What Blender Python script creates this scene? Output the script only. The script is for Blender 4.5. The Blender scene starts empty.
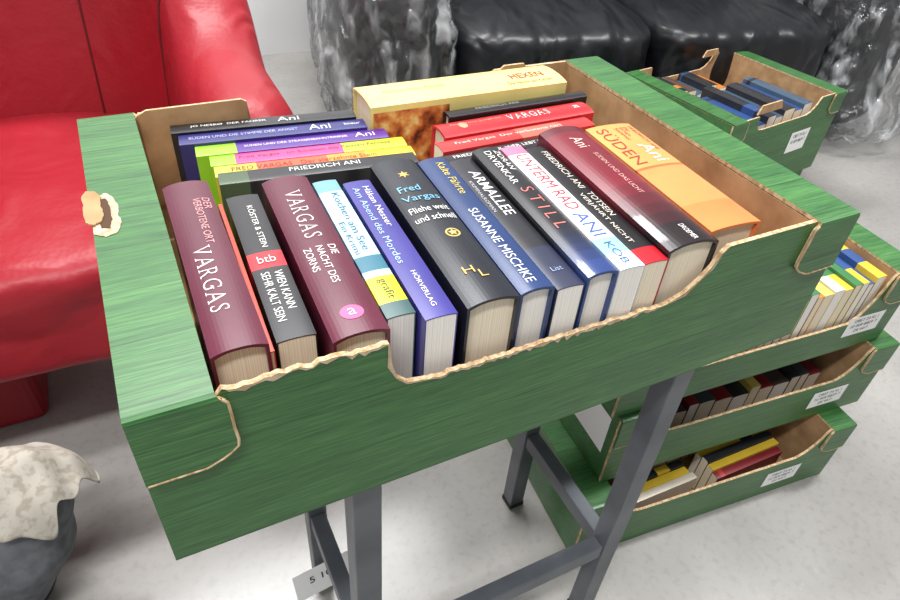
import bpy, bmesh, math, random
from mathutils import Vector, Matrix, noise
random.seed(4)
RIM=0.679; BW=0.388; BL=0.60; BH=0.149
scn=bpy.context.scene
try:
    scn.view_settings.view_transform='Standard'
except Exception: pass

# ------------------------------------------------------------ materials
def mat(name,col,rough=0.5,metal=0.0,spec=0.5,coat=0.0):
    m=bpy.data.materials.new(name); m.use_nodes=True
    b=m.node_tree.nodes['Principled BSDF']
    b.inputs['Base Color'].default_value=(*col,1); b.inputs['Roughness'].default_value=rough
    b.inputs['Metallic'].default_value=metal; b.inputs['Specular IOR Level'].default_value=spec
    b.inputs['Coat Weight'].default_value=coat
    return m
def nodes(m): return m.node_tree.nodes,m.node_tree.links,m.node_tree.nodes['Principled BSDF']
def noise_mix(m,cols,scale=(1,1,1),nscale=5,detail=4,pos=(0.3,0.7),bump=0,coord='Object',dist=0.002):
    n,l,b=nodes(m)
    tc=n.new('ShaderNodeTexCoord'); mp=n.new('ShaderNodeMapping'); mp.inputs['Scale'].default_value=scale
    nz=n.new('ShaderNodeTexNoise'); nz.inputs['Scale'].default_value=nscale; nz.inputs['Detail'].default_value=detail
    r=n.new('ShaderNodeValToRGB'); e=r.color_ramp.elements
    e[0].position=pos[0]; e[0].color=(*cols[0],1); e[1].position=pos[1]; e[1].color=(*cols[-1],1)
    for i,c in enumerate(cols[1:-1]):
        x=e.new(pos[0]+(pos[1]-pos[0])*(i+1)/(len(cols)-1)); x.color=(*c,1)
    l.new(tc.outputs[coord],mp.inputs[0]); l.new(mp.outputs[0],nz.inputs[0]); l.new(nz.outputs['Fac'],r.inputs[0]); l.new(r.outputs[0],b.inputs['Base Color'])
    if bump:
        bp=n.new('ShaderNodeBump'); bp.inputs['Strength'].default_value=bump; bp.inputs['Distance'].default_value=dist
        l.new(nz.outputs['Fac'],bp.inputs['Height']); l.new(bp.outputs[0],b.inputs['Normal'])
    return m
def s(r,g,b):
    f=lambda v:((v/255+0.055)/1.055)**2.4 if v>10 else v/255/12.92
    return (f(r),f(g),f(b))
GREEN=mat('green_woodgrain_print',s(70,122,70),0.36)
n,l,b=nodes(GREEN)
tc=n.new('ShaderNodeTexCoord')
def nz_(scale,sc,det):
    mp=n.new('ShaderNodeMapping'); mp.inputs['Scale'].default_value=scale
    z=n.new('ShaderNodeTexNoise'); z.inputs['Scale'].default_value=sc; z.inputs['Detail'].default_value=det; z.inputs['Roughness'].default_value=.65
    l.new(tc.outputs['Object'],mp.inputs[0]); l.new(mp.outputs[0],z.inputs[0]); return z
z1=nz_((9,260,260),2.6,6); z2=nz_((1.6,22,22),2.0,3)
ad=n.new('ShaderNodeMath'); ad.operation='MULTIPLY_ADD'; ad.inputs[1].default_value=.70
ml=n.new('ShaderNodeMath'); ml.operation='MULTIPLY'; ml.inputs[1].default_value=.30
l.new(z2.outputs['Fac'],ml.inputs[0]); l.new(z1.outputs['Fac'],ad.inputs[0]); l.new(ml.outputs[0],ad.inputs[2])
r=n.new('ShaderNodeValToRGB'); e_=r.color_ramp.elements
e_[0].position=.33; e_[0].color=(*s(32,70,38),1); e_[1].position=.66; e_[1].color=(*s(82,132,72),1)
x_=e_.new(.5); x_.color=(*s(57,105,55),1)
l.new(ad.outputs[0],r.inputs[0])
# thin dark plank joints every few centimetres of height / depth
sx=n.new('ShaderNodeSeparateXYZ'); l.new(tc.outputs['Object'],sx.inputs[0])
sm_=n.new('ShaderNodeMath'); sm_.operation='ADD'; l.new(sx.outputs[1],sm_.inputs[0]); l.new(sx.outputs[2],sm_.inputs[1])
fr=n.new('ShaderNodeMath'); fr.operation='MULTIPLY'; fr.inputs[1].default_value=1/.052; l.new(sm_.outputs[0],fr.inputs[0])
fc=n.new('ShaderNodeMath'); fc.operation='FRACT'; l.new(fr.outputs[0],fc.inputs[0])
pr=n.new('ShaderNodeValToRGB'); pe=pr.color_ramp.elements; pe[0].position=0; pe[0].color=(.45,.45,.45,1); pe[1].position=.045; pe[1].color=(1,1,1,1); l.new(fc.outputs[0],pr.inputs[0])
pm=n.new('ShaderNodeMixRGB'); pm.blend_type='MULTIPLY'; pm.inputs[0].default_value=.85
l.new(r.outputs[0],pm.inputs[1]); l.new(pr.outputs[0],pm.inputs[2]); l.new(pm.outputs[0],b.inputs['Base Color'])
KRAFT=mat('brown_kraft',s(170,134,94),0.85)
noise_mix(KRAFT,[s(150,114,78),s(188,152,110)],scale=(1,1,1),nscale=30,detail=5)
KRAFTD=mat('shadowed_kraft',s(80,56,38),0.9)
RAW=mat('torn_raw_cardboard',s(214,190,158),0.95)
noise_mix(RAW,[s(170,136,102),s(214,198,174)],nscale=120,detail=5,bump=.4)
EDGE=mat('corrugated_edge',s(196,166,126),0.9)
noise_mix(EDGE,[s(158,124,86),s(220,194,156)],scale=(1,1,.3),nscale=260,detail=2)
PAGES=mat('book_pages',s(225,208,180),0.9)
noise_mix(PAGES,[s(214,198,170),s(246,236,214)],scale=(2600,1.5,1.5),nscale=1,detail=2,pos=(0.3,0.65))
PAGEW=mat('white_book_pages',s(235,230,220),0.9)
noise_mix(PAGEW,[s(220,215,204),s(252,249,242)],scale=(2600,1.5,1.5),nscale=1,detail=2,pos=(0.3,0.65))
WHITE=mat('white_print',s(244,244,242),0.6)
STEEL=mat('grey_painted_steel',s(88,92,98),0.38,0.35)
noise_mix(STEEL,[s(78,82,88),s(114,118,124)],nscale=9,detail=5)
_c={}
def C(col,rough=0.33,coat=0.15):
    k=(tuple(round(x,3) for x in col),rough)
    if k not in _c:
        m=mat('cover_print_%d'%len(_c),col,rough,coat=coat)
        noise_mix(m,[tuple(x*0.8 for x in col),tuple(min(1,x*1.05+0.001) for x in col)],nscale=14,detail=4)
        _c[k]=m
    return _c[k]

# ------------------------------------------------------------ helpers
def link(o,parent=None):
    scn.collection.objects.link(o)
    if parent: o.parent=parent
    return o
def mesh(name,verts,faces,mats,fm=None,parent=None,smooth=False,loc=None,label=None):
    me=bpy.data.meshes.new(name); me.from_pydata([tuple(v) for v in verts],[],faces)
    for m in mats: me.materials.append(m)
    if fm:
        for p,i in zip(me.polygons,fm): p.material_index=i
    if smooth:
        for p in me.polygons: p.use_smooth=True
    me.update()
    bm=bmesh.new(); bm.from_mesh(me); bmesh.ops.recalc_face_normals(bm,faces=bm.faces); bm.to_mesh(me); bm.free()
    o=bpy.data.objects.new(name,me); link(o,parent)
    if loc: o.location=loc
    if label: o['label']=label
    return o
def thing(name,label,category,loc=(0,0,0),rot=0,group=None):
    e=bpy.data.objects.new(name,None); e.empty_display_size=0.02; link(e)
    e.location=loc; e.rotation_euler=(0,0,rot); e['label']=label; e['category']=category
    if group: e['group']=group
    return e
def tag(o,label,category,group=None):
    o['label']=label; o['category']=category
    if group:o['group']=group
def boxpart(name,lo,hi,m,parent,bev=0.0,rot=None):
    x0,y0,z0=lo;x1,y1,z1=hi
    c=Vector(((x0+x1)/2,(y0+y1)/2,(z0+z1)/2))
    V=[Vector((x,y,z))-c for x in(x0,x1) for y in(y0,y1) for z in(z0,z1)]
    F=[(0,1,3,2),(4,6,7,5),(0,4,5,1),(2,3,7,6),(0,2,6,4),(1,5,7,3)]
    o=mesh(name,V,F,[m],parent=parent,loc=c)
    if bev:
        md=o.modifiers.new('b','BEVEL'); md.width=bev; md.segments=3
    return o
def slab(name,pts,plane,off,t,mats,parent):
    def P(a,b_,d):
        if plane=='xz': return (a,off+d,b_)
        if plane=='xz+': return (a,off-d,b_)
        if plane=='yz': return (off+d,a,b_)
        if plane=='yz+': return (off-d,a,b_)
        return (a,b_,off-d)
    nn=len(pts)
    V=[P(a,b_,0) for a,b_ in pts]+[P(a,b_,t) for a,b_ in pts]
    F=[tuple(range(nn)),tuple(range(2*nn-1,nn-1,-1))]+[(i,(i+1)%nn,(i+1)%nn+nn,i+nn) for i in range(nn)]
    return mesh(name,V,F,mats,[0,1]+[2]*nn,parent)
def glyph_mesh(body,bold=0.0,spacing=1.0):
    cu=bpy.data.curves.new('t','FONT'); cu.body=body; cu.size=1; cu.offset=bold; cu.resolution_u=3; cu.space_character=spacing
    o=bpy.data.objects.new('t',cu); scn.collection.objects.link(o)
    dg=bpy.context.evaluated_depsgraph_get(); me=bpy.data.meshes.new_from_object(o.evaluated_get(dg))
    bpy.data.objects.remove(o); bpy.data.curves.remove(cu)
    return me
def text_mesh(body,parent,mtx,m,w=None,h=None,zf=None,bold=0.0,name='title_lettering'):
    if bold=='serif':
        V=[];F=[]; x=0.0
        for ch in body:
            g=glyph_mesh(ch,-.018)
            co=[v.co.copy() for v in g.vertices]; x0=min(c.x for c in co); x1=max(c.x for c in co); y0=min(c.y for c in co); y1=max(c.y for c in co)
            k=len(V); V+=[(c.x-x0+x,(c.y-y0)/(y1-y0)*.72,0) for c in co]; F+=[tuple(i+k for i in p.vertices) for p in g.polygons]
            wd=(x1-x0)
            def bar(cx,cy,w_,h_):
                kk=len(V); V.extend([(x+cx-w_/2,cy-h_/2,0.001),(x+cx+w_/2,cy-h_/2,0.001),(x+cx+w_/2,cy+h_/2,0.001),(x+cx-w_/2,cy+h_/2,0.001)]); F.append((kk,kk+1,kk+2,kk+3))
            if ch=='V': bar(.05,.705,.2,.03); bar(wd-.05,.705,.2,.03)
            if ch=='A': bar(.05,.015,.2,.03); bar(wd-.05,.015,.2,.03)
            if ch=='R': bar(.04,.015,.19,.03); bar(wd-.02,.015,.16,.03); bar(.02,.705,.14,.03)
            if ch=='G': bar(wd-.02,.60,.03,.16); bar(wd-.05,.36,.2,.03)
            if ch=='S': bar(wd-.03,.60,.03,.16); bar(.03,.12,.03,.16)
            x+=wd+.22
            bpy.data.meshes.remove(g)
        me=bpy.data.meshes.new(name); me.from_pydata(V,[],F)
    else: me=glyph_mesh(body,bold)
    if not me.vertices: return None
    xs=[v.co.x for v in me.vertices]; ys=[v.co.y for v in me.vertices]
    x0,x1,y0,y1=min(xs),max(xs),min(ys),max(ys)
    sy=h/(y1-y0) if h else None; sx=w/(x1-x0) if w else None
    if sx is None: sx=sy
    if sy is None: sy=sx
    for v in me.vertices:
        p=Vector(((v.co.x-(x0+x1)/2)*sx,(v.co.y-(y0+y1)/2)*sy,v.co.z*.05))
        dz=p.z
        p=mtx@p
        if zf: p.z=zf(p.x)+dz
        v.co=p
    me.materials.clear(); me.materials.append(m)
    ob=bpy.data.objects.new(name,me); link(ob,parent); return ob
MT_DOWN=Matrix(((0,1,0,0),(-1,0,0,0),(0,0,1,0),(0,0,0,1)))
def tube(name,pts,r,m,parent,cyc=False):
    cu=bpy.data.curves.new(name,'CURVE'); cu.dimensions='3D'; cu.bevel_depth=r; cu.bevel_resolution=3
    sp=cu.splines.new('POLY'); sp.points.add(len(pts)-1); sp.use_cyclic_u=cyc
    for q,p in zip(sp.points,pts): q.co=(*p,1)
    o=bpy.data.objects.new(name,cu); scn.collection.objects.link(o)
    dg=bpy.context.evaluated_depsgraph_get(); me=bpy.data.meshes.new_from_object(o.evaluated_get(dg)); bpy.data.objects.remove(o)
    me.materials.clear(); me.materials.append(m)
    ob=bpy.data.objects.new(name,me); link(ob,parent); return ob

def book(name,label,cx,cy,base,T,L,D,rot,col,segs=(),texts=(),discs=(),hard=True,pages=PAGES,group=None,bulge=None,cat='book'):
    e=thing(name,label,cat,(cx,cy,base),rot,group)
    b_=T*(0.10 if hard else 0.04) if bulge is None else bulge
    ct=0.0022 if hard else 0.0008
    def sz(x,off=0.0):
        u=max(-1,min(1,x/(T/2))); return D-b_*abs(u)**2.4+off
    N=14
    xs=[-T/2+T*i/N for i in range(N+1)]
    outer=[(-T/2,0.0)]+[(-T/2,D*0.5)]+[(x,sz(x)) for x in xs]+[(T/2,D*0.5),(T/2,0.0)]
    inner=[(-T/2+ct,0.0)]+[(-T/2+ct,D*0.5)]+[(x*(1-2*ct/T),sz(x)-ct) for x in xs]+[(T/2-ct,D*0.5),(T/2-ct,0.0)]
    cuts=sorted(set([0.0,1.0]+[v for sg in segs for v in sg[:2]]))
    mats=[C(col)]; V=[];F=[]; fm=[]; no=len(outer)
    for c_ in cuts:
        y=L/2-c_*L
        V+=[(x,y,z) for x,z in outer]+[(x,y,z) for x,z in inner]
    for k in range(len(cuts)-1):
        mid=(cuts[k]+cuts[k+1])/2; mi=0
        for sg in segs:
            if sg[0]<=mid<=sg[1]:
                mm=sg[2] if not isinstance(sg[2],tuple) else C(sg[2])
                if mm not in mats: mats.append(mm)
                mi=mats.index(mm)
        a=k*2*no; c2=(k+1)*2*no
        for i in range(no-1):
            F.append((a+i,a+i+1,c2+i+1,c2+i)); fm.append(mi)
            F.append((a+no+i,c2+no+i,c2+no+i+1,a+no+i+1)); fm.append(mi)
        for i in(0,no-1):
            F.append((a+i,c2+i,c2+no+i,a+no+i)); fm.append(mi)
    for a,mi in((0,fm[0]),((len(cuts)-1)*2*no,fm[-1])):
        for i in range(no-1):
            F.append((a+i,a+i+1,a+no+i+1,a+no+i)); fm.append(mi)
    mesh('cover',V,F,mats,fm,e)
    ins=0.0035 if hard else 0.0003
    pb=[(-T/2+ct,ins)]+[(x*(1-2*ct/T),sz(x)-ct-(0.0015 if hard else 0)) for x in xs]+[(T/2-ct,ins)]
    np_=len(pb); V=[(x,L/2-ins,z) for x,z in pb]+[(x,-L/2+ins,z) for x,z in pb]
    F=[tuple(range(np_)),tuple(range(2*np_-1,np_-1,-1))]+[(i,(i+1)%np_,(i+1)%np_+np_,i+np_) for i in range(np_)]
    mesh('page_block',V,F,[pages],None,e)
    for t in texts:
        body,u0,u1,v,hh,tcol=t[:6]; mode=t[6] if len(t)>6 else 'down'
        m=C(tcol,0.5)
        bd=t[8] if len(t)>8 else -.004
        M=Matrix.Translation((v*T,L/2-(u0+u1)/2*L,0))
        if mode=='down':
            text_mesh(body,e,M@MT_DOWN,m,w=(u1-u0)*L,h=hh,zf=lambda x:sz(x,0.0004),bold=bd)
        elif mode=='across':
            text_mesh(body,e,M,m,w=t[7]*T,h=hh,zf=lambda x:sz(x,0.0007),bold=bd)
    for d in discs:
        u,v,rx,ry,dc=d[:5]
        star=d[5] if len(d)>5 else 0
        nn=20 if not star else star*2
        P=[(v*T,L/2-u*L,0)]+[(v*T+rx*(.42 if star and a%2 else 1)*math.sin(a*math.tau/nn),L/2-u*L+ry*(.42 if star and a%2 else 1)*math.cos(a*math.tau/nn),0) for a in range(nn)]
        lift=d[6] if len(d)>6 else 0
        P=[(x,y,sz(x,0.0003+lift)) for x,y,z in P]
        mesh('printed_emblem',P,[(0,1+i,1+(i+1)%nn) for i in range(nn)],[C(dc,0.5)],None,e)
    return e

# ------------------------------------------------------------ cardboard tray
def tray(label,loc,rot,h,group=None,L=BL,W=BW,low=0.045,a=.1557,b_=.447,ragged=False,name='cardboard_tray'):
    e=thing(name,label,'box',loc,rot,group)
    t=0.004; G=[GREEN,KRAFT,EDGE]
    lw=0.049
    jr=.0022 if ragged else .0006
    def outline():
        p=[(0,0),(L,0),(L,h-0.0045),(L-lw,h-0.0045),(L-lw-0.002,h),(b_,h)]
        p+=[(b_-0.006,h-low*.13),(b_-0.012,h-low*.4),(b_-0.02,h-low*0.62),(b_-0.033,h-low*0.86),(b_-0.05,h-low)]
        N=70
        for i in range(1,N):
            x=(b_-0.05)+((a+0.03)-(b_-0.05))*i/N
            p.append((x,h-low+random.uniform(-jr,jr)*.5+.0012*noise.noise(Vector((x*60,1,1)))*(1 if ragged else 0)))
        p+=[(a+0.03,h-low),(a+0.014,h-low*0.93),(a+0.006,h-low*0.75),(a+0.002,h-low*0.45),(a,h-0.001)]
        for i in range(1,26): p.append((a+(lw-a)*i/26,h-0.0005+random.uniform(-jr,jr)*.8))
        p+=[(lw,h-0.0045),(0,h-0.0045)]
        return p
    ol=outline()
    slab('front_panel',ol,'xz',0,t,G,e)
    if ragged:
        V=[];F=[]
        top=[q for q in ol if q[0]>lw and q[0]<L-lw-.003 and q[1]>.01]
        for i,(x,z) in enumerate(top):
            dd=random.uniform(.0001,.0016) if random.random()<.7 else random.uniform(.0015,.0045)
            nx,nz=0,1
            if i>0 and i<len(top)-1:
                tx,tz=top[i+1][0]-top[i-1][0],top[i+1][1]-top[i-1][1]; q=math.hypot(tx,tz); nx,nz=-tz/q,tx/q
                if nz>0: nx,nz=-nx,-nz
            V+=[(x,-.0005,z+.0002),(x+nx*dd,-.0005,z+nz*dd)]
        for i in range(len(top)-1): F.append((2*i,2*i+1,2*i+3,2*i+2))
        mesh('torn_liner_edge',V,F,[RAW],None,e)
    slab('back_panel',outline(),'xz+',W,t,G,e)
    slab('bottom_panel',[(t,t),(L-t,t),(L-t,W-t),(t,W-t)],'xy',0.004,0.0038,[KRAFT,GREEN,EDGE],e)
    slab('end_panel',[(t,0.001),(W-t,0.001),(W-t,h-0.0045),(t,h-0.0045)],'yz',0,t,G,e)
    slab('end_panel',[(t,0.001),(W-t,0.001),(W-t,h-0.0045),(t,h-0.0045)],'yz+',L,t,G,e)
    slab('inner_end_panel',[(t,0.005),(W-t,0.005),(W-t,h-0.0045),(t,h-0.0045)],'yz',lw-t,t,[KRAFT,KRAFT,EDGE],e)
    slab('inner_end_panel',[(t,0.005),(W-t,0.005),(W-t,h-0.0045),(t,h-0.0045)],'yz+',L-lw+t,t,[KRAFT,KRAFT,EDGE],e)
    fd=0.058
    def fw(q):
        if q<.12: return lw*(1+.10*q/.12)
        if q<.75: return lw*(1.10+.05*q)
        return lw*(1.1375-.42*((q-.75)/.25)**2)
    for side in(0,1):
        X=(lambda x:x) if side==0 else (lambda x:L-x)
        qs=[1,.97,.93,.88,.8,.7,.5,.3,.12,.05]
        path=[(-0.004,h-fd*q) for q in qs]+[(-0.003,h-0.0006),(0.0005,h)]+[(W*i/8,h) for i in range(1,8)]+[(W-.0005,h),(W+.003,h-.0006)]+[(W+.004,h-fd*q) for q in qs[::-1]]
        nrm=[(-1,0)]*10+[(-.7,.7)]+[(0,1)]*9+[(.7,.7)]+[(1,0)]*10
        wid=[fw(q) for q in qs]+[lw*1.01]+[lw]*9+[lw*1.01]+[fw(q) for q in qs[::-1]]
        V=[];F=[];fm=[]
        for (y,z),nv,wd in zip(path,nrm,wid):
            V+=[(X(0),y,z),(X(wd),y,z),(X(wd),y-nv[0]*0.0035,z-nv[1]*0.0035),(X(0),y-nv[0]*0.0035,z-nv[1]*0.0035)]
        for k in range(len(path)-1):
            a_=4*k; c=a_+4
            F+=[(a_,a_+1,c+1,c),(a_+1,a_+2,c+2,c+1),(a_+2,a_+3,c+3,c+2),(a_+3,a_,c,c+3)]; fm+=[0,2,1,0]
        F+=[(0,1,2,3),(len(V)-4,len(V)-3,len(V)-2,len(V)-1)]; fm+=[2,2]
        lip=mesh('end_lip',V,F,G,fm,e)
        pts=[(X(.001),-.0036,h-fd-.0004)]+[(X(fw(q)+.0003+random.uniform(-.0004,.0004)),-.0036,h-fd*q-(.0004 if q==1 else 0)) for q in qs]
        tube('cut_edge',pts,.0010,EDGE,lip)
    return e
main_z=RIM-BH
MT=tray('green wood-grain printed cardboard tray full of books on a steel table',(0,0,main_z),0,BH,group='green cardboard trays',ragged=True)
def patch(name,pts,z,m,t=.001,lab=None,tilt=0):
    q=[]
    for i in range(len(pts)):
        x0,y0=pts[i]; x1,y1=pts[(i+1)%len(pts)]
        for k in range(4):
            f_=k/4; j=.0006 if k else 0
            q.append((x0+(x1-x0)*f_+random.uniform(-j,j),y0+(y1-y0)*f_+random.uniform(-j,j)))
    pts=q
    nn=len(pts); V=[(x,y,z-tilt*(.012-x)) for x,y in pts]+[(x,y,z+t-tilt*(.012-x)) for x,y in pts]
    F=[tuple(range(nn)),tuple(range(2*nn-1,nn-1,-1))]+[(i,(i+1)%nn,(i+1)%nn+nn,i+nn) for i in range(nn)]
    return mesh(name,V,F,[m],None,MT,label=lab)
patch('torn_patch',[(.0005,.186),(.008,.180),(.0165,.184),(.0200,.196),(.0185,.208),(.0200,.220),(.0175,.234),(.0130,.243),(.0060,.240),(.0020,.226),(.0005,.205)],BH+.0002,RAW,.0005,'pale torn cardboard layer')
patch('handle_slot_shade',[(.0060,.192),(.0120,.190),(.0145,.202),(.0140,.222),(.0120,.234),(.0060,.234)],BH+.0008,KRAFTD,.0003,'handle slot shade painted as a flat dark patch')  # no hole cut; the slot's inner shade is put into this patch's colour
patch('handle_flap',[(-.0035,.200),(-.0045,.212),(-.0035,.226),(-.0045,.238),(-.0010,.247),(.0055,.245),(.0090,.236),(.0078,.222),(.0092,.210),(.0065,.199),(.001,.196)],BH+.0012,KRAFT,.0012,'torn brown cardboard handle flap',tilt=-.03)
slab('handle_tab',[(0.455,BH),(0.49,BH),(0.487,BH+0.004),(0.46,BH+0.004)],'xz',BW-0.004,0.003,[KRAFT,KRAFT,EDGE],MT)
slab('inner_flap',[(0.052,BH-0.10),(0.155,BH-0.10),(0.155,BH+0.001),(0.15,BH+0.004),(0.06,BH+0.004),(0.052,BH)],'xz',BW-0.0075,0.003,[KRAFT,KRAFT,EDGE],MT)

# ------------------------------------------------------------ books in the main tray
W_=s(238,236,232)
GOLD=s(214,176,90)
base=main_z+0.0045
GF='books in the front row of the tray'
A=math.radians
def B(lbl,x0,x1,yc,L,ztop,rot,col,**k):
    nm=k.pop('name','hardcover_book')
    D=BH-0.0045+ztop
    return book(nm,lbl,(x0+x1)/2,yc,base,(x1-x0)-0.0008,L,D,A(rot),col,**k)
BUR=s(92,28,50)
LR=s(222,160,160)
B('burgundy hardcover thriller with white lettering beside the tray end',.0525,.0885,.131,.208,.004,-0.6,BUR,group=GF,
  texts=[('VARGAS',.46,.82,-.10,.0120,W_,'down',0,'serif'),('DER',.14,.22,.32,.0055,LR),('VERBOTENE ORT',.14,.45,.12,.0055,LR)])
B('thin orange-red booklet squeezed between two hardcovers',.0895,.0935,.125,.185,-.012,-1.5,s(215,70,40),name='booklet',hard=False,group=GF)
B('black paperback with red band and white title',.0955,.122,.124,.182,-.006,-2.0,s(30,28,32),name='paperback_book',hard=False,group=GF,
  segs=[(.46,.57,s(205,30,45))],texts=[('KÖSTER & STEIN',.10,.43,.12,.0055,W_),('btb',.485,.545,0,.0085,W_,'across',.5,-.01),('WIEN KANN',.60,.84,.18,.006,W_),('SEHR KALT SEIN',.60,.90,-.18,.006,W_)])
B('wide burgundy hardcover thriller with pink oval emblem',.1265,.1655,.117,.206,.002,-1.8,BUR,group=GF,
  texts=[('VARGAS',.12,.46,.0,.0130,W_,'down',0,'serif'),('DIE',.52,.58,.24,.0055,W_),('NACHT DES',.52,.74,.0,.0055,W_),('ZORNS',.52,.66,-.24,.0055,W_),('a',.88,.92,0,.0062,W_,'across',.14,-.01)],
  discs=[(.90,0,.0080,.0070,s(225,90,140))])
B('light blue and white paperback with yellow band',.1675,.189,.119,.186,-.004,-2.0,s(175,214,226),name='paperback_book',hard=False,group=GF,pages=PAGEW,
  segs=[(.0,.10,s(110,160,180)),(.30,.34,s(225,235,240)),(.62,.72,s(50,110,130)),(.76,.92,s(228,220,40)),(.92,1,s(60,90,90))],texts=[('Kochen am See',.12,.58,.12,.006,s(40,80,120)),('Ein Krimi',.36,.60,-.25,.0045,s(40,80,120)),('grafit',.78,.90,0,.008,s(40,60,40))])
B('blue-violet paperback with white lettering',.190,.2145,.106,.186,-.002,-2.2,s(60,54,136),name='paperback_book',hard=False,group=GF,pages=PAGEW,
  texts=[('Håkan Nesser',.06,.40,.2,.0055,W_),('Am Abend des Mordes',.06,.66,-.18,.0055,s(170,200,245)),('HÖRVERLAG',.72,.94,0,.0045,W_)])
B('thick black hardcover with pale blue title printed across the spine',.2205,.262,.112,.205,.004,-2.4,s(26,28,38),group=GF,
  texts=[('Fred',.22,.29,-.10,.009,s(120,190,225),'across',.46),('Vargas',.30,.37,.02,.0105,s(120,190,225),'across',.78),('Fliehe weit',.39,.44,.02,.008,W_,'across',.82),('und schnell',.46,.50,.02,.008,W_,'across',.84),('H',.80,.86,-.1,.008,GOLD,'across',.2),('L',.83,.89,.12,.008,GOLD,'across',.14)],
  discs=[(.60,.12,.0060,.0060,GOLD),(.60,.12,.0046,.0046,s(70,52,28),0,.0001),(.60,.12,.0040,.0040,s(235,210,120),5,.0002),(.14,.0,.0055,.0055,GOLD,6)])
B('dark blue hardcover with white author name and yellow title',.263,.2915,.109,.198,.002,-2.6,s(32,56,104),group=GF,pages=PAGEW,
  texts=[('Kalte Fährte',.05,.33,.12,.0075,s(225,200,80)),('SUSANNE MISCHKE',.45,.96,-.04,.0078,W_)])
B('slim dark paperback with large white capitals',.2940,.3180,.108,.198,-.004,-2.7,s(40,40,46),name='paperback_book',hard=False,group=GF,pages=PAGEW,
  texts=[('ARMALLEE',.12,.50,.10,.0100,W_,'down',0,.004),('KRIMINALROMAN',.2,.46,-.34,.003,s(190,190,200)),('List',.86,.92,0,.005,s(150,170,210),'across',.4)],segs=[(.74,1,s(48,52,74))])
B('black to blue hardcover with white name and red title',.3190,.3465,.108,.202,.003,-2.9,s(28,28,32),group=GF,pages=PAGEW,
  texts=[('ZORAN',.04,.22,.26,.0062,W_),('DRVENKAR',.04,.34,-.10,.0062,W_),('S T I L L',.38,.70,.06,.0115,s(226,116,110),'down',0,-.012)],segs=[(.66,.71,s(29,31,40)),(.71,.76,s(30,35,52)),(.76,.81,s(32,40,66)),(.81,.86,s(34,46,82)),(.86,.92,s(36,52,98)),(.92,1,s(38,60,116))])
B('white paperback with red title and blue name',.3475,.3705,.106,.200,.001,-3.0,s(205,50,70),name='paperback_book',hard=False,group=GF,pages=PAGEW,
  segs=[(.0,.08,s(225,120,150)),(.08,.80,s(238,234,234)),(.80,.90,s(150,205,230)),(.90,1,s(225,235,240))],texts=[('UNTERM RAD',.09,.58,.05,.0120,s(205,40,60)),('ANI',.61,.78,0,.0120,s(50,90,170)),('KÖB',.83,.97,0,.008,s(50,90,140))])
B('black paperback with grey lettering and red foot',.3715,.3955,.104,.194,-.001,-3.1,s(24,22,26),name='paperback_book',hard=False,group=GF,
  texts=[('FRIEDRICH ANI',.06,.42,.15,.0065,s(225,215,200)),('TOTSEIN',.46,.66,.20,.006,s(225,215,200)),('VERJÄHRT NICHT',.46,.86,-.16,.006,s(225,215,200))],segs=[(.90,1,s(180,20,36))])
B('thick dark red hardcover with pale lettering and black foot',.3965,.446,.1115,.208,.008,-3.2,s(118,24,40),group=GF,
  segs=[(.0,.06,s(94,20,32)),(.56,.64,s(104,22,36)),(.64,.72,s(88,20,32)),(.72,.79,s(72,18,28)),(.79,.86,s(54,16,24)),(.86,1,s(28,16,20))],texts=[('Ani',.12,.22,.0,.012,s(235,200,190)),('SÜDEN UND DAS LICHT',.28,.64,.06,.0055,s(225,170,160)),('DROEMER',.885,.985,.05,.0050,W_)])
B('very thick orange hardcover with dark title and pale author name',.4495,.5030,.114,.192,.004,-3.1,s(238,150,70),group=GF,bulge=.002,
  segs=[(.0,.45,s(232,156,88)),(.45,.47,s(206,104,58)),(.47,.8,s(232,142,82)),(.8,1,s(226,128,70))],
  texts=[('SÜDEN',.04,.42,-.24,.0145,s(150,48,34)),('FRIEDRICH ANI',.04,.30,.40,.0045,s(150,50,34)),('Ani',.24,.42,.20,.0150,s(255,246,226)),('Der',.05,.10,.26,.0045,s(140,50,34)),('lange',.05,.15,.16,.0045,s(140,50,34)),('Sommer',.05,.19,.06,.0045,s(140,50,34))])
GB='paperbacks stacked upright across the tray'
def Bk(lbl,xc,yc,T,L,zt,rot,col,**k):
    nm=k.pop('name','paperback_book'); k.setdefault('hard',False)
    return book(nm,lbl,xc,yc,base,T,L,BH-.0045+zt,A(90+rot),col,group=GB,**k)
Bk('black paperback with white name on the spine against the tray wall',.168,.3595,.018,.182,-.012,-6,s(26,26,30),texts=[('JO NESBØ  DER FAHRER',.1,.5,0,.005,W_),('Ani',.56,.68,0,.009,W_)])
Bk('indigo paperback with white lettering',.172,.3385,.0205,.182,-.014,-6,s(42,40,108),texts=[('SÜDEN UND DIE STIMME DER ANGST',.05,.62,0,.006,s(190,190,235)),('Ani',.68,.80,0,.011,W_),('knaur',.88,.97,0,.005,W_)])
Bk('lime green and purple paperback',.185,.3165,.0205,.186,-.017,-6,s(144,204,40),segs=[(.2,1,s(84,44,136))],texts=[('SÜDEN UND DER STRASSENBAHNTRINKER',.24,.78,0,.005,W_),('Ani',.82,.93,0,.009,W_)])
Bk('pink and yellow-green paperback',.195,.2950,.0195,.188,-.018,-6,s(226,66,134),segs=[(0,.12,s(144,204,40)),(.66,1,s(196,206,52))],texts=[('Fred Vargas   Im Schatten des Palazzo Farnese',.14,.92,0,.0065,s(60,20,60))])
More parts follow.
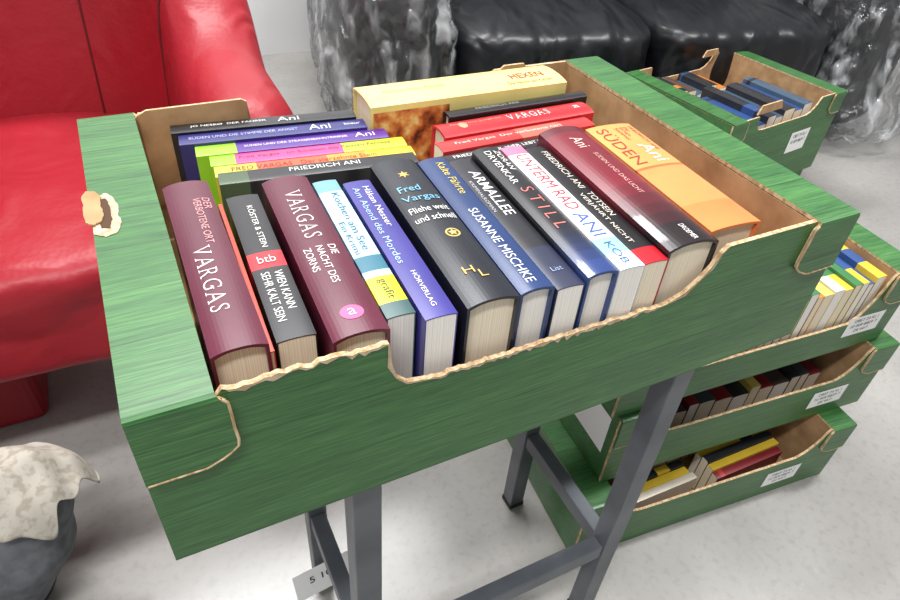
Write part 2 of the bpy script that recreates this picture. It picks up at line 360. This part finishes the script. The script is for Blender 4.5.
Bk('orange and yellow paperback',.195,.2740,.0195,.188,-.018,-6,s(238,200,50),segs=[(0,.2,s(206,190,64)),(.2,.55,s(226,92,50)),(.55,.75,s(236,150,48))],texts=[('FRED VARGAS   Der vierzehnte Stein',.08,.8,0,.007,s(120,24,28))])
Bk('black paperback with white author name',.192,.2535,.0205,.182,-.014,-6,s(28,28,32),segs=[(0,.14,s(64,84,56))],texts=[('FRIEDRICH ANI',.34,.70,.08,.0070,W_)])
f=Bk('very thick pale yellow hardcover with red lettering and brown cover picture',.387,.349,.054,.240,.006,-0.5,s(236,218,136),hard=True,name='hardcover_book',bulge=.003,
  texts=[('HEXEN',.74,.92,-.02,.013,s(200,60,40),'down',0,.015),('Die Nacht der Katzen',.70,.94,-.30,.006,s(150,70,40)),('Roman einer Familie',.1,.4,.0,.005,s(190,150,60))])
# flat printed cover picture (plain orange-brown stand-in) on the near board
PIC=mat('cover_picture_print',s(200,120,60),.5)
noise_mix(PIC,[s(84,46,28),s(184,92,44),s(222,150,78),s(236,206,130)],nscale=55,detail=4,pos=(.34,.66))
xf=-.027-.0004
mesh('cover_picture',[(xf,.117,.070),(xf,.030,.070),(xf,.030,.141),(xf,.117,.141)],[(0,1,2,3)],[PIC],None,f)
Bk('thin black hardcover in front of the yellow book',.434,.307,.015,.178,-.006,0.5,s(30,28,30),name='hardcover_book',hard=True,texts=[('FRIEDRICH ANI',.2,.5,0,.005,s(150,150,150))])
Bk('bright red hardcover with white author name',.416,.280,.030,.186,-.008,1,s(206,38,46),name='hardcover_book',hard=True,texts=[('VARGAS',.44,.72,.0,.011,W_,'down',0,'serif'),('Die dritte Jungfrau',.08,.40,.1,.005,s(240,150,120)),('a',.9,.94,0,.006,W_)],discs=[(.15,0,.006,.005,s(240,150,120))])
Bk('red paperback with orange and pink lettering',.402,.252,.021,.184,-.012,1,s(196,52,52),segs=[(.5,.8,s(214,100,84))],texts=[('Fred Vargas  Der verbotene Ort',.1,.8,0,.006,s(250,225,215))])
Bk('slim dark paperback with white lettering',.386,.231,.015,.175,-.014,1.5,s(40,32,40),texts=[('FRIEDRICH ANI  WER LEBT STIRBT',.1,.8,0,.005,W_)])

# ------------------------------------------------------------ steel table
T=thing('metal_table','grey painted square-tube steel table frame carrying the tray','table',(0.30,0.11,0))
def tb(n,lo,hi,m=STEEL):
    return boxpart(n,[lo[0]-.30,lo[1]-.11,lo[2]],[hi[0]-.30,hi[1]-.11,hi[2]],m,T,0.0015)
zt=main_z-0.0005
FT=mat('black_plastic_foot',s(25,25,27),0.6)
yf=.022; yb=.218; xl=.142; xr=.473
for x,y in((xl,yf),(xr,yf),(xl,yb),(xr,yb)):
    tb('leg',(x-.0125,y-.0125,.008),(x+.0125,y+.0125,zt-.006))
    tb('foot_cap',(x-.0135,y-.0135,0),(x+.0135,y+.0135,.010),FT)
tb('tabletop',(xl-.0125,.0095,zt-.006),(xr+.0125,.2305,zt))
rz=RIM-.499
for x in(xl,xr): tb('side_rail',(x-.010,yf+.0125,rz-.0125),(x+.010,yb-.0125,rz+.0125))
tb('front_rail',(xl+.0125,yf-.010,rz-.0125),(xr-.0125,yf+.010,rz+.0125))
tg=mesh('price_tag',[(-.044,0,-.022),(.044,0,-.022),(.044,.014,.024),(-.044,.014,.024)],[(0,1,2,3)],[WHITE],None,T,loc=(xl-.30-.002,yb-.11-.034,.058),label='white paper tag with printed numbers')
tg.rotation_euler=(0,0,.10)
text_mesh('5 1020',tg,Matrix.Translation((.004,.0086,.006))@Matrix.Rotation(math.pi/2-.306,4,'X')@Matrix.Translation((0,0,.0010)),C(s(40,40,40),.7),w=.052,h=.011,name='tag_printing')
# ------------------------------------------------------------ stack of trays
SH=0.1435
names=['yellow','green','red','blue','cream','black','orange','purple','light blue','golden','dark red','white']
cols=[s(222,188,60),s(60,120,72),s(168,54,50),s(50,80,134),s(222,212,192),s(42,42,46),s(218,126,54),s(104,58,102),s(106,150,172),s(212,190,96),s(124,34,42),s(212,210,206)]
warm=[cols[0],cols[1],cols[9],cols[6],cols[1],cols[3],cols[4],cols[0],cols[0],cols[8],cols[6],cols[9]]
dark=[cols[5],cols[10],cols[5],cols[3],cols[4],s(70,60,56),s(60,66,74),cols[9]]
def fill(x0,x1,y0,bz,depth,group,rot=0,origin=(0,0),seed=0,L=.19,tmin=.016,tmax=.034,across=False,pal=None,dv=.07,twist=0):
    R=random.Random(seed); x=x0; last=None
    ox,oy=origin; cs,sn=math.cos(rot),math.sin(rot)
    while True:
        t=R.uniform(tmin,tmax)
        if x+t>x1: break
        c=R.choice(pal or cols)
        while c==last: c=R.choice(pal or cols)
        last=c
        c2=R.choice(pal or cols); Ls=L*R.uniform(.86,1.0)
        px,py=(x+t/2,y0+Ls/2) if not across else (y0+Ls/2,x+t/2)
        px,py=ox+cs*px-sn*py,oy+sn*px+cs*py
        nm=names[cols.index(c)] if c in cols else 'dark'
        sg=[(.62,.8,c2)] if R.random()<.45 else []
        if R.random()<.5: sg.append((.06,.12,c2))
        book('paperback_book','%s paperback standing spine-up in a green tray'%nm,px,py,bz,t-.001,Ls,depth*R.uniform(1-2*dv,1.0),rot+twist+(math.pi/2 if across else 0),c,segs=sg,hard=False,pages=PAGES if R.random()<.6 else PAGEW,group=group)
        x+=t
def sticker(e,x,z,w,h,lines,y=-.0006):
    V=[(x-w/2,y,z-h/2),(x+w/2,y,z-h/2),(x+w/2,y,z+h/2),(x-w/2,y,z+h/2)]
    st=mesh('label_sticker',V,[(0,1,2,3)],[WHITE],None,e,label='white printed shipping label')
    m=C(s(50,50,55),.7)
    for i,(t,ww) in enumerate(lines):
        M=Matrix.Translation((x,y-.0004,z+h*.28-i*h*.27))@Matrix.Rotation(math.pi/2,4,'X')
        text_mesh(t,st,M,m,w=ww,h=h*.15,name='label_printing')
GS='paperbacks in the stacked trays'
lines=[('OBST 24 KL I',.05),('10 009 8829 7',.055),('DE 4417',.03)]
st=[(.506,.088,-5.5,.517),(.545,.118,-5.2,.522),(.534,.125,-4,.505)]
labs=['green cardboard tray at the bottom of the stack on the floor','green cardboard tray in the middle of the stack','green cardboard tray on top of the stack filled with paperbacks']
lx=[.402,.425,.452]; lz=[.046,.046,.050]; lows=[.056,.060,.085]
for i,(ox,oy,rd,LS) in enumerate(st):
    bz=i*SH+.0005*(i+1); rt=A(rd)
    e=tray(labs[i],(ox,oy,bz),rt,SH-.0005,group='green cardboard trays',low=lows[i],L=LS,a=.075,b_=LS-.052)
    sticker(e,lx[i]-(.012 if i==2 else 0),lz[i],.074,.038,lines)
    if i==0:
        fill(.020,.070,.085,bz+.005,.082,GS,rt,(ox,oy),65,L=.16,across=True,pal=[cols[0],cols[5],cols[4],cols[9]],tmin=.011,tmax=.016,twist=A(4))
        fill(.018,.080,.265,bz+.005,.082,GS,rt,(ox,oy),84,L=.17,across=True,pal=[cols[10],cols[5],cols[0],cols[2],cols[5]],tmin=.011,tmax=.016,twist=A(4))
        fill(.056,LS-.056,.105,bz+.005,.078,GS,rt,(ox,oy),81,L=.19,pal=dark,tmin=.018,tmax=.034)
    elif i==1:
        fill(.056,LS-.056,.040,bz+.005,.070,GS,rt,(ox,oy),96,L=.17,pal=dark,tmin=.018,tmax=.036,dv=.14)
        fill(.056,LS-.056,.215,bz+.005,.080,GS,rt,(ox,oy),97,L=.165,pal=dark,tmin=.018,tmax=.034)
    else:
        fill(.053,LS-.052,.010,bz+.005,.130,GS,rt,(ox,oy),163,L=.19,pal=warm,tmin=.011,tmax=.020,dv=.07)
        fill(.053,LS-.052,.205,bz+.005,.134,GS,rt,(ox,oy),42,L=.17,pal=warm,tmin=.010,tmax=.018)
    if i==1:
        V=[(-.0006,.105,.050),(-.0006,.018,.050),(-.0006,.018,.125),(-.0006,.105,.125)]
        mesh('label_sticker',V,[(0,1,2,3)],[WHITE],None,e,label='white printed shipping label')
rt5=A(8); o5=(1.31,.70)
tray('green cardboard tray on the floor carrying another tray',(o5[0]+.01,o5[1]+.02,.0005),rt5,.110,group='green cardboard trays',L=.46,W=.32,a=.10,b_=.35,low=.02)
e5=tray('green cardboard tray with dark books on another tray near sofa',(o5[0],o5[1],.112),rt5,.228,group='green cardboard trays',L=.48,W=.35,a=.10,b_=.37,low=.040)
sticker(e5,.33,.115,.085,.06,[('OBST 24 KL I',.06),('10 009 8829 7',.065)])
dk=[cols[5],s(60,62,70),cols[3],cols[5],s(90,70,60),cols[5],s(70,90,110),cols[6]]
GA='books in the tray by the sofa'
fill(.052,.40,.02,.117,.212,GA,rt5,o5,5,L=.21,pal=dk,tmin=.030,tmax=.05)
fill(.055,.33,.235,.117,.200,GA,rt5,o5,8,L=.11,pal=dk,tmin=.030,tmax=.05)
slab('inner_flap',[(.10,.228),(.20,.228),(.19,.250),(.11,.250)],'xz',.008,.004,[KRAFT,KRAFT,EDGE],e5)
slab('inner_flap',[(.30,.228),(.37,.228),(.36,.246),(.31,.246)],'xz',.335,.004,[KRAFT,KRAFT,EDGE],e5)

# ------------------------------------------------------------ soft shapes
def crease(P):
    return min(abs(noise.noise(P)),.35)*2.6+min(abs(noise.noise(P*2.2+Vector((7,1,3)))),.3)*1.1-.7
def pillow(name,dim,loc,m,parent,n=22,p=5.0,wr=0.0,wf=6,seed=0,rot=(0,0,0),puff=0.0,soft=False,skirt=0,aniso=(1,1,1)):
    bm=bmesh.new(); bmesh.ops.create_cube(bm,size=2); bmesh.ops.subdivide_edges(bm,edges=bm.edges[:],cuts=n,use_grid_fill=True)
    for v in bm.verts:
        c=v.co; q=(abs(c.x)**p+abs(c.y)**p+abs(c.z)**p)**(1/p); u=c/q
        d=Vector((u.x*dim[0]/2,u.y*dim[1]/2,u.z*dim[2]/2))
        if puff: d.z*=1+puff*(1-u.x*u.x)*(1-u.y*u.y)
        nn=u.normalized()
        if skirt and u.z<0: d.x*=1+skirt*(-u.z)**2; d.y*=1+skirt*(-u.z)**2
        if wr:
            P=(d+Vector((seed*3.1,seed,0)))*wf
            P=Vector((P.x*aniso[0],P.y*aniso[1],P.z*aniso[2]))
            k=noise.noise(P)+.4*noise.noise(P*2.1) if soft else crease(P)
            d+=nn*k*wr
        v.co=d
    me=bpy.data.meshes.new(name); bm.to_mesh(me); bm.free()
    for pl in me.polygons: pl.use_smooth=True
    me.materials.append(m); o=bpy.data.objects.new(name,me); link(o,parent); o.location=loc; o.rotation_euler=rot
    return o
def leather(name,col,rough,bump=.25,sc=120,crease=0,cs=(5,5,5),cd=.04,spec=.5):
    m=mat(name,col,rough,spec=spec); n,l,b=nodes(m)
    tc=n.new('ShaderNodeTexCoord'); v=n.new('ShaderNodeTexVoronoi'); v.inputs['Scale'].default_value=sc
    nz=n.new('ShaderNodeTexNoise'); nz.inputs['Scale'].default_value=5; nz.inputs['Detail'].default_value=3
    l.new(tc.outputs['Object'],v.inputs[0]); l.new(tc.outputs['Object'],nz.inputs[0])
    bp=n.new('ShaderNodeBump'); bp.inputs['Strength'].default_value=bump; bp.inputs['Distance'].default_value=.002
    l.new(v.outputs['Distance'],bp.inputs['Height']); 
    if crease:
        mp=n.new('ShaderNodeMapping'); mp.inputs['Scale'].default_value=cs
        wn=n.new('ShaderNodeTexNoise'); wn.inputs['Scale'].default_value=1; wn.inputs['Detail'].default_value=4; wn.inputs['Distortion'].default_value=1.4
        try: wn.noise_type='RIDGED_MULTIFRACTAL'
        except Exception: pass
        l.new(tc.outputs['Object'],mp.inputs[0]); l.new(mp.outputs[0],wn.inputs[0])
        b2=n.new('ShaderNodeBump'); b2.inputs['Strength'].default_value=crease; b2.inputs['Distance'].default_value=cd
        l.new(wn.outputs['Fac'],b2.inputs['Height']); l.new(bp.outputs[0],b2.inputs['Normal']); l.new(b2.outputs[0],b.inputs['Normal'])
    else: l.new(bp.outputs[0],b.inputs['Normal'])
    r=n.new('ShaderNodeValToRGB'); r.color_ramp.elements[0].color=(*[x*.8 for x in col],1); r.color_ramp.elements[1].color=(*[min(1,x*1.1) for x in col],1)
    l.new(nz.outputs['Fac'],r.inputs[0]); l.new(r.outputs[0],b.inputs['Base Color'])
    return m
REDL=leather('red_leather',s(156,28,40),.42,.15,crease=.7,cs=(9,9,9),cd=.009,spec=.4)
BLKL=leather('black_leather',s(24,25,29),.36,.15,60,crease=.5,cs=(10,6,8),cd=.010)
# sofa
S=thing('sofa','black leather sofa with arms wrapped in clear plastic','sofa',(1.58,1.60,0),A(-12))
boxpart('base',(-.62,-.40,.03),(.62,.42,.20),BLKL,S,.03)
for i in range(2):
    sx=-.312+.624*i
    pillow('seat_cushion',(.632,.84,.21),(sx,-.06,.305),BLKL,S,n=64,wr=.012,wf=4.5,seed=i+1,puff=.24,p=5.5,aniso=(1.8,.6,1))
    pillow('back_cushion',(.632,.36,.60),(sx,.20,.62),BLKL,S,n=56,wr=.012,wf=4.5,seed=i+5,p=5,rot=(-.18,0,0),aniso=(1.8,1,.6))
for sx in(-1,1):
    pillow('arm',(.30,.92,.58),(sx*.775,-.01,.30),BLKL,S,n=40,wr=.010,wf=5,seed=10+sx,p=4.5)
PL=bpy.data.materials.new('clear_plastic_film'); PL.use_nodes=True
n=PL.node_tree.nodes; l=PL.node_tree.links; n.clear()
out=n.new('ShaderNodeOutputMaterial'); tr=n.new('ShaderNodeBsdfTransparent'); tr.inputs[0].default_value=(.98,.985,.99,1)
gl=n.new('ShaderNodeBsdfGlossy'); gl.inputs['Roughness'].default_value=.15; gl.inputs['Color'].default_value=(1,1,1,1)
df=n.new('ShaderNodeBsdfDiffuse'); df.inputs['Color'].default_value=(.92,.94,.96,1)
m1=n.new('ShaderNodeMixShader'); m2=n.new('ShaderNodeMixShader'); tc=n.new('ShaderNodeTexCoord')
mp=n.new('ShaderNodeMapping'); mp.inputs['Scale'].default_value=(5,4,1.6)
nz=n.new('ShaderNodeTexNoise'); nz.inputs['Scale'].default_value=3; nz.inputs['Detail'].default_value=4; nz.inputs['Distortion'].default_value=.8
rp=n.new('ShaderNodeValToRGB'); e_=rp.color_ramp.elements; e_[0].position=.52; e_[0].color=(.02,.02,.02,1); e_[1].position=.74; e_[1].color=(.50,.50,.50,1)
bp=n.new('ShaderNodeBump'); bp.inputs['Strength'].default_value=1; bp.inputs['Distance'].default_value=.04
lw_=n.new('ShaderNodeLayerWeight'); lw_.inputs['Blend'].default_value=.14
l.new(tc.outputs['Object'],mp.inputs[0]); l.new(mp.outputs[0],nz.inputs[0]); l.new(nz.outputs['Fac'],rp.inputs[0]); l.new(nz.outputs['Fac'],bp.inputs['Height'])
l.new(bp.outputs[0],gl.inputs['Normal']); l.new(bp.outputs[0],lw_.inputs['Normal'])
l.new(rp.outputs[0],m1.inputs[0]); l.new(tr.outputs[0],m1.inputs[1]); l.new(df.outputs[0],m1.inputs[2])
mm=n.new('ShaderNodeMath'); mm.operation='MULTIPLY_ADD'; mm.inputs[1].default_value=.50; mm.inputs[2].default_value=.05
l.new(lw_.outputs['Fresnel'],mm.inputs[0]); l.new(mm.outputs[0],m2.inputs[0]); l.new(m1.outputs[0],m2.inputs[1]); l.new(gl.outputs[0],m2.inputs[2]); l.new(m2.outputs[0],out.inputs[0])
for sx in(-1,1):
    pillow('plastic_wrap',(.355,1.00,.64),(sx*.783,-.02,.335),PL,S,n=64,wr=.024,wf=9,seed=20+sx,p=4.2,skirt=.06 if sx<0 else .36)
# red tub armchair
R_=thing('armchair','red leather tub armchair','armchair',(-.17,.97,0))
def tub():
    V=[];F=[]; NS=64; NT=28
    P=[]
    hx=.364
    for i in range(NS+1):
        a=i/NS
        if a<.24: P.append((hx,-.43+(a/.24)*.25,0))
        elif a>.76: P.append((-hx,-.43+((1-a)/.24)*.25,0))
        else:
            th=(a-.24)/.52*math.pi; c_,s_=math.cos(th),math.sin(th)
            P.append((hx*math.copysign(abs(c_)**.75,c_),-.18+.32*abs(s_)**.75,0))
    inner=[]
    for i,(x,y,_) in enumerate(P):
        u=i/NS; a=P[min(i+1,NS)]; b_=P[max(i-1,0)]
        d=Vector((a[0]-b_[0],a[1]-b_[1],0)).normalized(); nn=Vector((d.y,-d.x,0))
        sm=max(0,min(1,(math.sin(math.pi*u)-.66)/.32)); sm=sm*sm*(3-2*sm)
        hgt=.595+.23*sm
        th=.150+.03*sm
        e0=min(i,NS-i)
        endf=[.30,.60,.80,.92,.98,1][min(e0,5)]
        zb=.20
        row=[]
        for k in range(NT):
            ang=k/NT*math.tau; cx=math.cos(ang); cz=math.sin(ang)
            px_=2.3; q=(abs(cx)**px_+abs(cz)**px_)**(1/px_); cx/=q; cz/=q
            zc=(hgt+zb)/2; hz=(hgt-zb)/2
            czz=math.copysign(abs(cz)**.40,cz) if abs(cz)>1e-6 else 0
            lean=.08*sm*(czz*.5+.5)
            wob=.003*crease(Vector((x*4,y*4,cz*1.5)))
            p=Vector((x,y,zc+czz*hz*(endf*.25+.75)))+nn*(cx*(th/2*endf+wob)+lean)
            V.append(p); row.append(p)
        inner.append(row)
    for i in range(NS):
        for k in range(NT):
            F.append((i*NT+k,i*NT+(k+1)%NT,(i+1)*NT+(k+1)%NT,(i+1)*NT+k))
    F+=[tuple(range(NT)),tuple(range(NS*NT,NS*NT+NT))]
    o=mesh('backrest',V,F,[REDL],None,R_,smooth=True); md=o.modifiers.new('s','SUBSURF'); md.levels=1; md.render_levels=1
    return inner
inner=tub()
SEAM=mat('dark_red_seam',s(90,8,16),.5)
NT=28
for ii in(19,27,37,45):
    row=inner[ii]
    tube('seam',[tuple(row[k%NT]) for k in range(9,19)],.0022,SEAM,R_)
pillow('seat_cushion',(.60,.62,.19),(0,-.11,.315),REDL,R_,n=50,p=9,wr=.007,wf=4,puff=.08)
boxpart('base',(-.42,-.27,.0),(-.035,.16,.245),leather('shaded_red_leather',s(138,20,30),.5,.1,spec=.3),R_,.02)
# ------------------------------------------------------------ bag with cloth
GB_=mat('grey_felt',s(96,98,102),.8,spec=.25); noise_mix(GB_,[s(88,90,94),s(112,114,118)],nscale=60,detail=4,bump=.1)
CL=mat('beige_cloth',s(190,182,168),.9); noise_mix(CL,[s(170,160,146),s(182,174,161),s(192,185,173)],nscale=90,detail=2,pos=(.38,.52),bump=.05)
BX,BY=-.236,.368
bag=thing('fabric_bag','slumped dark grey fabric bag on the floor','bag',(BX,BY,0))
AX=(.084,.074,.130)
def bagpt(phi,a,k=1.0):
    st_,ct_=math.sin(phi),math.cos(phi)
    ca,sa=math.cos(a),math.sin(a)
    d=Vector((st_*ca*AX[0],st_*sa*AX[1],ct_*AX[2]))
    w_=1+.09*noise.noise(Vector((st_*ca*1.2,st_*sa*1.2,ct_*1.6)))+.035*math.sin(ct_*9+ca*2.2)*st_
    d*=w_*k
    d.x+=.055*ct_
    return Vector((d.x,d.y,max(d.z+.120,.001)))
V=[];F=[];NR=44;NA=80
for i in range(1,NR):
    for k in range(NA): V.append(bagpt(math.pi*i/NR,k/NA*math.tau))
for i in range(NR-2):
    for k in range(NA): F.append((i*NA+k,i*NA+(k+1)%NA,(i+1)*NA+(k+1)%NA,(i+1)*NA+k))
F+=[tuple(range(NA)),tuple(range((NR-2)*NA,(NR-1)*NA))]
mesh('bag_body',V,F,[GB_],None,bag,smooth=True)
tube('piping',[tuple(bagpt(math.pi*.60+.35*math.sin(k/64*math.tau+2.2),k/64*math.tau,1.01)) for k in range(64)],.003,FT,bag,cyc=True)
V=[];F=[];N_=90
def surf(x,y):
    cx=.045
    r2=((x-cx)/AX[0])**2+(y/AX[1])**2
    return .126+AX[2]*math.sqrt(max(0,1-min(r2,1)*.86))
for i in range(N_+1):
    for j in range(N_+1):
        u=i/N_*2-1; v=j/N_*2-1
        su=u*math.sqrt(1-v*v*.42); sv=v*math.sqrt(1-u*u*.42)
        an=math.atan2(sv,su)
        edge=1+.11*math.sin(4*an+1)+.05*math.sin(9*an)
        x=.048+su*.072*edge; y=.002+sv*.064*edge
        q=Vector((x*9,y*9,4)); wx=noise.noise(q)
        w1=.5+.5*math.sin(x*120+y*60+wx*6); w2=.5+.5*math.sin(y*110-x*50+noise.noise(q*1.1+Vector((3,3,3)))*5)
        z=surf(x,y)+.005+.009*w1+.007*w2+.012*(noise.noise(q*1.1+Vector((9,0,0)))+.3)
        V.append((x,y,z))
for i in range(N_):
    for j in range(N_):
        a=i*(N_+1)+j; F.append((a,a+1,a+N_+2,a+N_+1))
cl=mesh('cloth',V,F,[CL],None,None,smooth=True,loc=(BX,BY,0))
md=cl.modifiers.new('s','SOLIDIFY'); md.thickness=.0015; md.offset=1
tag(cl,'crumpled beige patterned cloth lying on the grey bag','cloth')
# ------------------------------------------------------------ room
FL=mat('floor_concrete',s(190,188,185),.28,spec=.45)
n,l,b=nodes(FL)
tc=n.new('ShaderNodeTexCoord')
za=n.new('ShaderNodeTexNoise'); za.inputs['Scale'].default_value=4.0; za.inputs['Detail'].default_value=6
zb_=n.new('ShaderNodeTexNoise'); zb_.inputs['Scale'].default_value=70; zb_.inputs['Detail'].default_value=6; zb_.inputs['Roughness'].default_value=.6
ra=n.new('ShaderNodeValToRGB'); ra.color_ramp.elements[0].position=.3; ra.color_ramp.elements[0].color=(*s(148,145,141),1); ra.color_ramp.elements[1].position=.7; ra.color_ramp.elements[1].color=(*s(168,165,161),1)
rb=n.new('ShaderNodeValToRGB'); rb.color_ramp.elements[0].position=.28; rb.color_ramp.elements[0].color=(.86,.85,.83,1); rb.color_ramp.elements[1].position=.50; rb.color_ramp.elements[1].color=(1,1,1,1)
mu=n.new('ShaderNodeMixRGB'); mu.blend_type='MULTIPLY'; mu.inputs[0].default_value=1
l.new(tc.outputs['Object'],za.inputs[0]); l.new(tc.outputs['Object'],zb_.inputs[0]); l.new(za.outputs['Fac'],ra.inputs[0]); l.new(zb_.outputs['Fac'],rb.inputs[0])
l.new(ra.outputs[0],mu.inputs[1]); l.new(rb.outputs[0],mu.inputs[2]); l.new(mu.outputs[0],b.inputs['Base Color'])
rr_=n.new('ShaderNodeMapRange'); rr_.inputs[3].default_value=.14; rr_.inputs[4].default_value=.34; l.new(za.outputs['Fac'],rr_.inputs[0]); l.new(rr_.outputs[0],b.inputs['Roughness'])
def plane(name,pts,m):
    o=mesh(name,pts,[(0,1,2,3)],[m]); o['kind']='structure'; return o
plane('floor',[(-2,-2,0),(5,-2,0),(5,4,0),(-2,4,0)],FL)
WL=mat('wall_paint',s(215,217,218),.7); noise_mix(WL,[s(216,217,217),s(222,223,223)],nscale=2,detail=2)
plane('wall_back',[(-2,2.35,0),(5,2.35,0),(5,2.35,2.7),(-2,2.35,2.7)],WL)
plane('wall_left',[(-2,-2,0),(-2,4,0),(-2,4,2.7),(-2,-2,2.7)],WL)
# ------------------------------------------------------------ lights
def area(loc,sz,pw,sy=None,col=(1,1,1)):
    ld=bpy.data.lights.new('ceiling_light','AREA'); ld.shape='RECTANGLE'; ld.size=sz; ld.size_y=sy or sz; ld.energy=pw; ld.color=col
    o=bpy.data.objects.new('ceiling_light',ld); link(o); o.location=loc; return o
area((.3,1.5,2.6),1.4,64,.2)
area((1.6,.2,2.6),1.4,60,.2)
area((-.5,-.6,2.6),1.4,50,.2)
wd=bpy.data.worlds.new('w'); scn.world=wd; wd.use_nodes=True
wd.node_tree.nodes['Background'].inputs[0].default_value=(.97,.98,1,1); wd.node_tree.nodes['Background'].inputs[1].default_value=.40
cam=bpy.data.cameras.new('camera'); co=bpy.data.objects.new('camera',cam); link(co)
co.location=(.0411,-.2762,.2872+RIM); co.rotation_euler=(.8733,-.0654,-.4577)
cam.sensor_width=36; cam.lens=656.64*36/900; cam.clip_start=.01
scn.camera=co
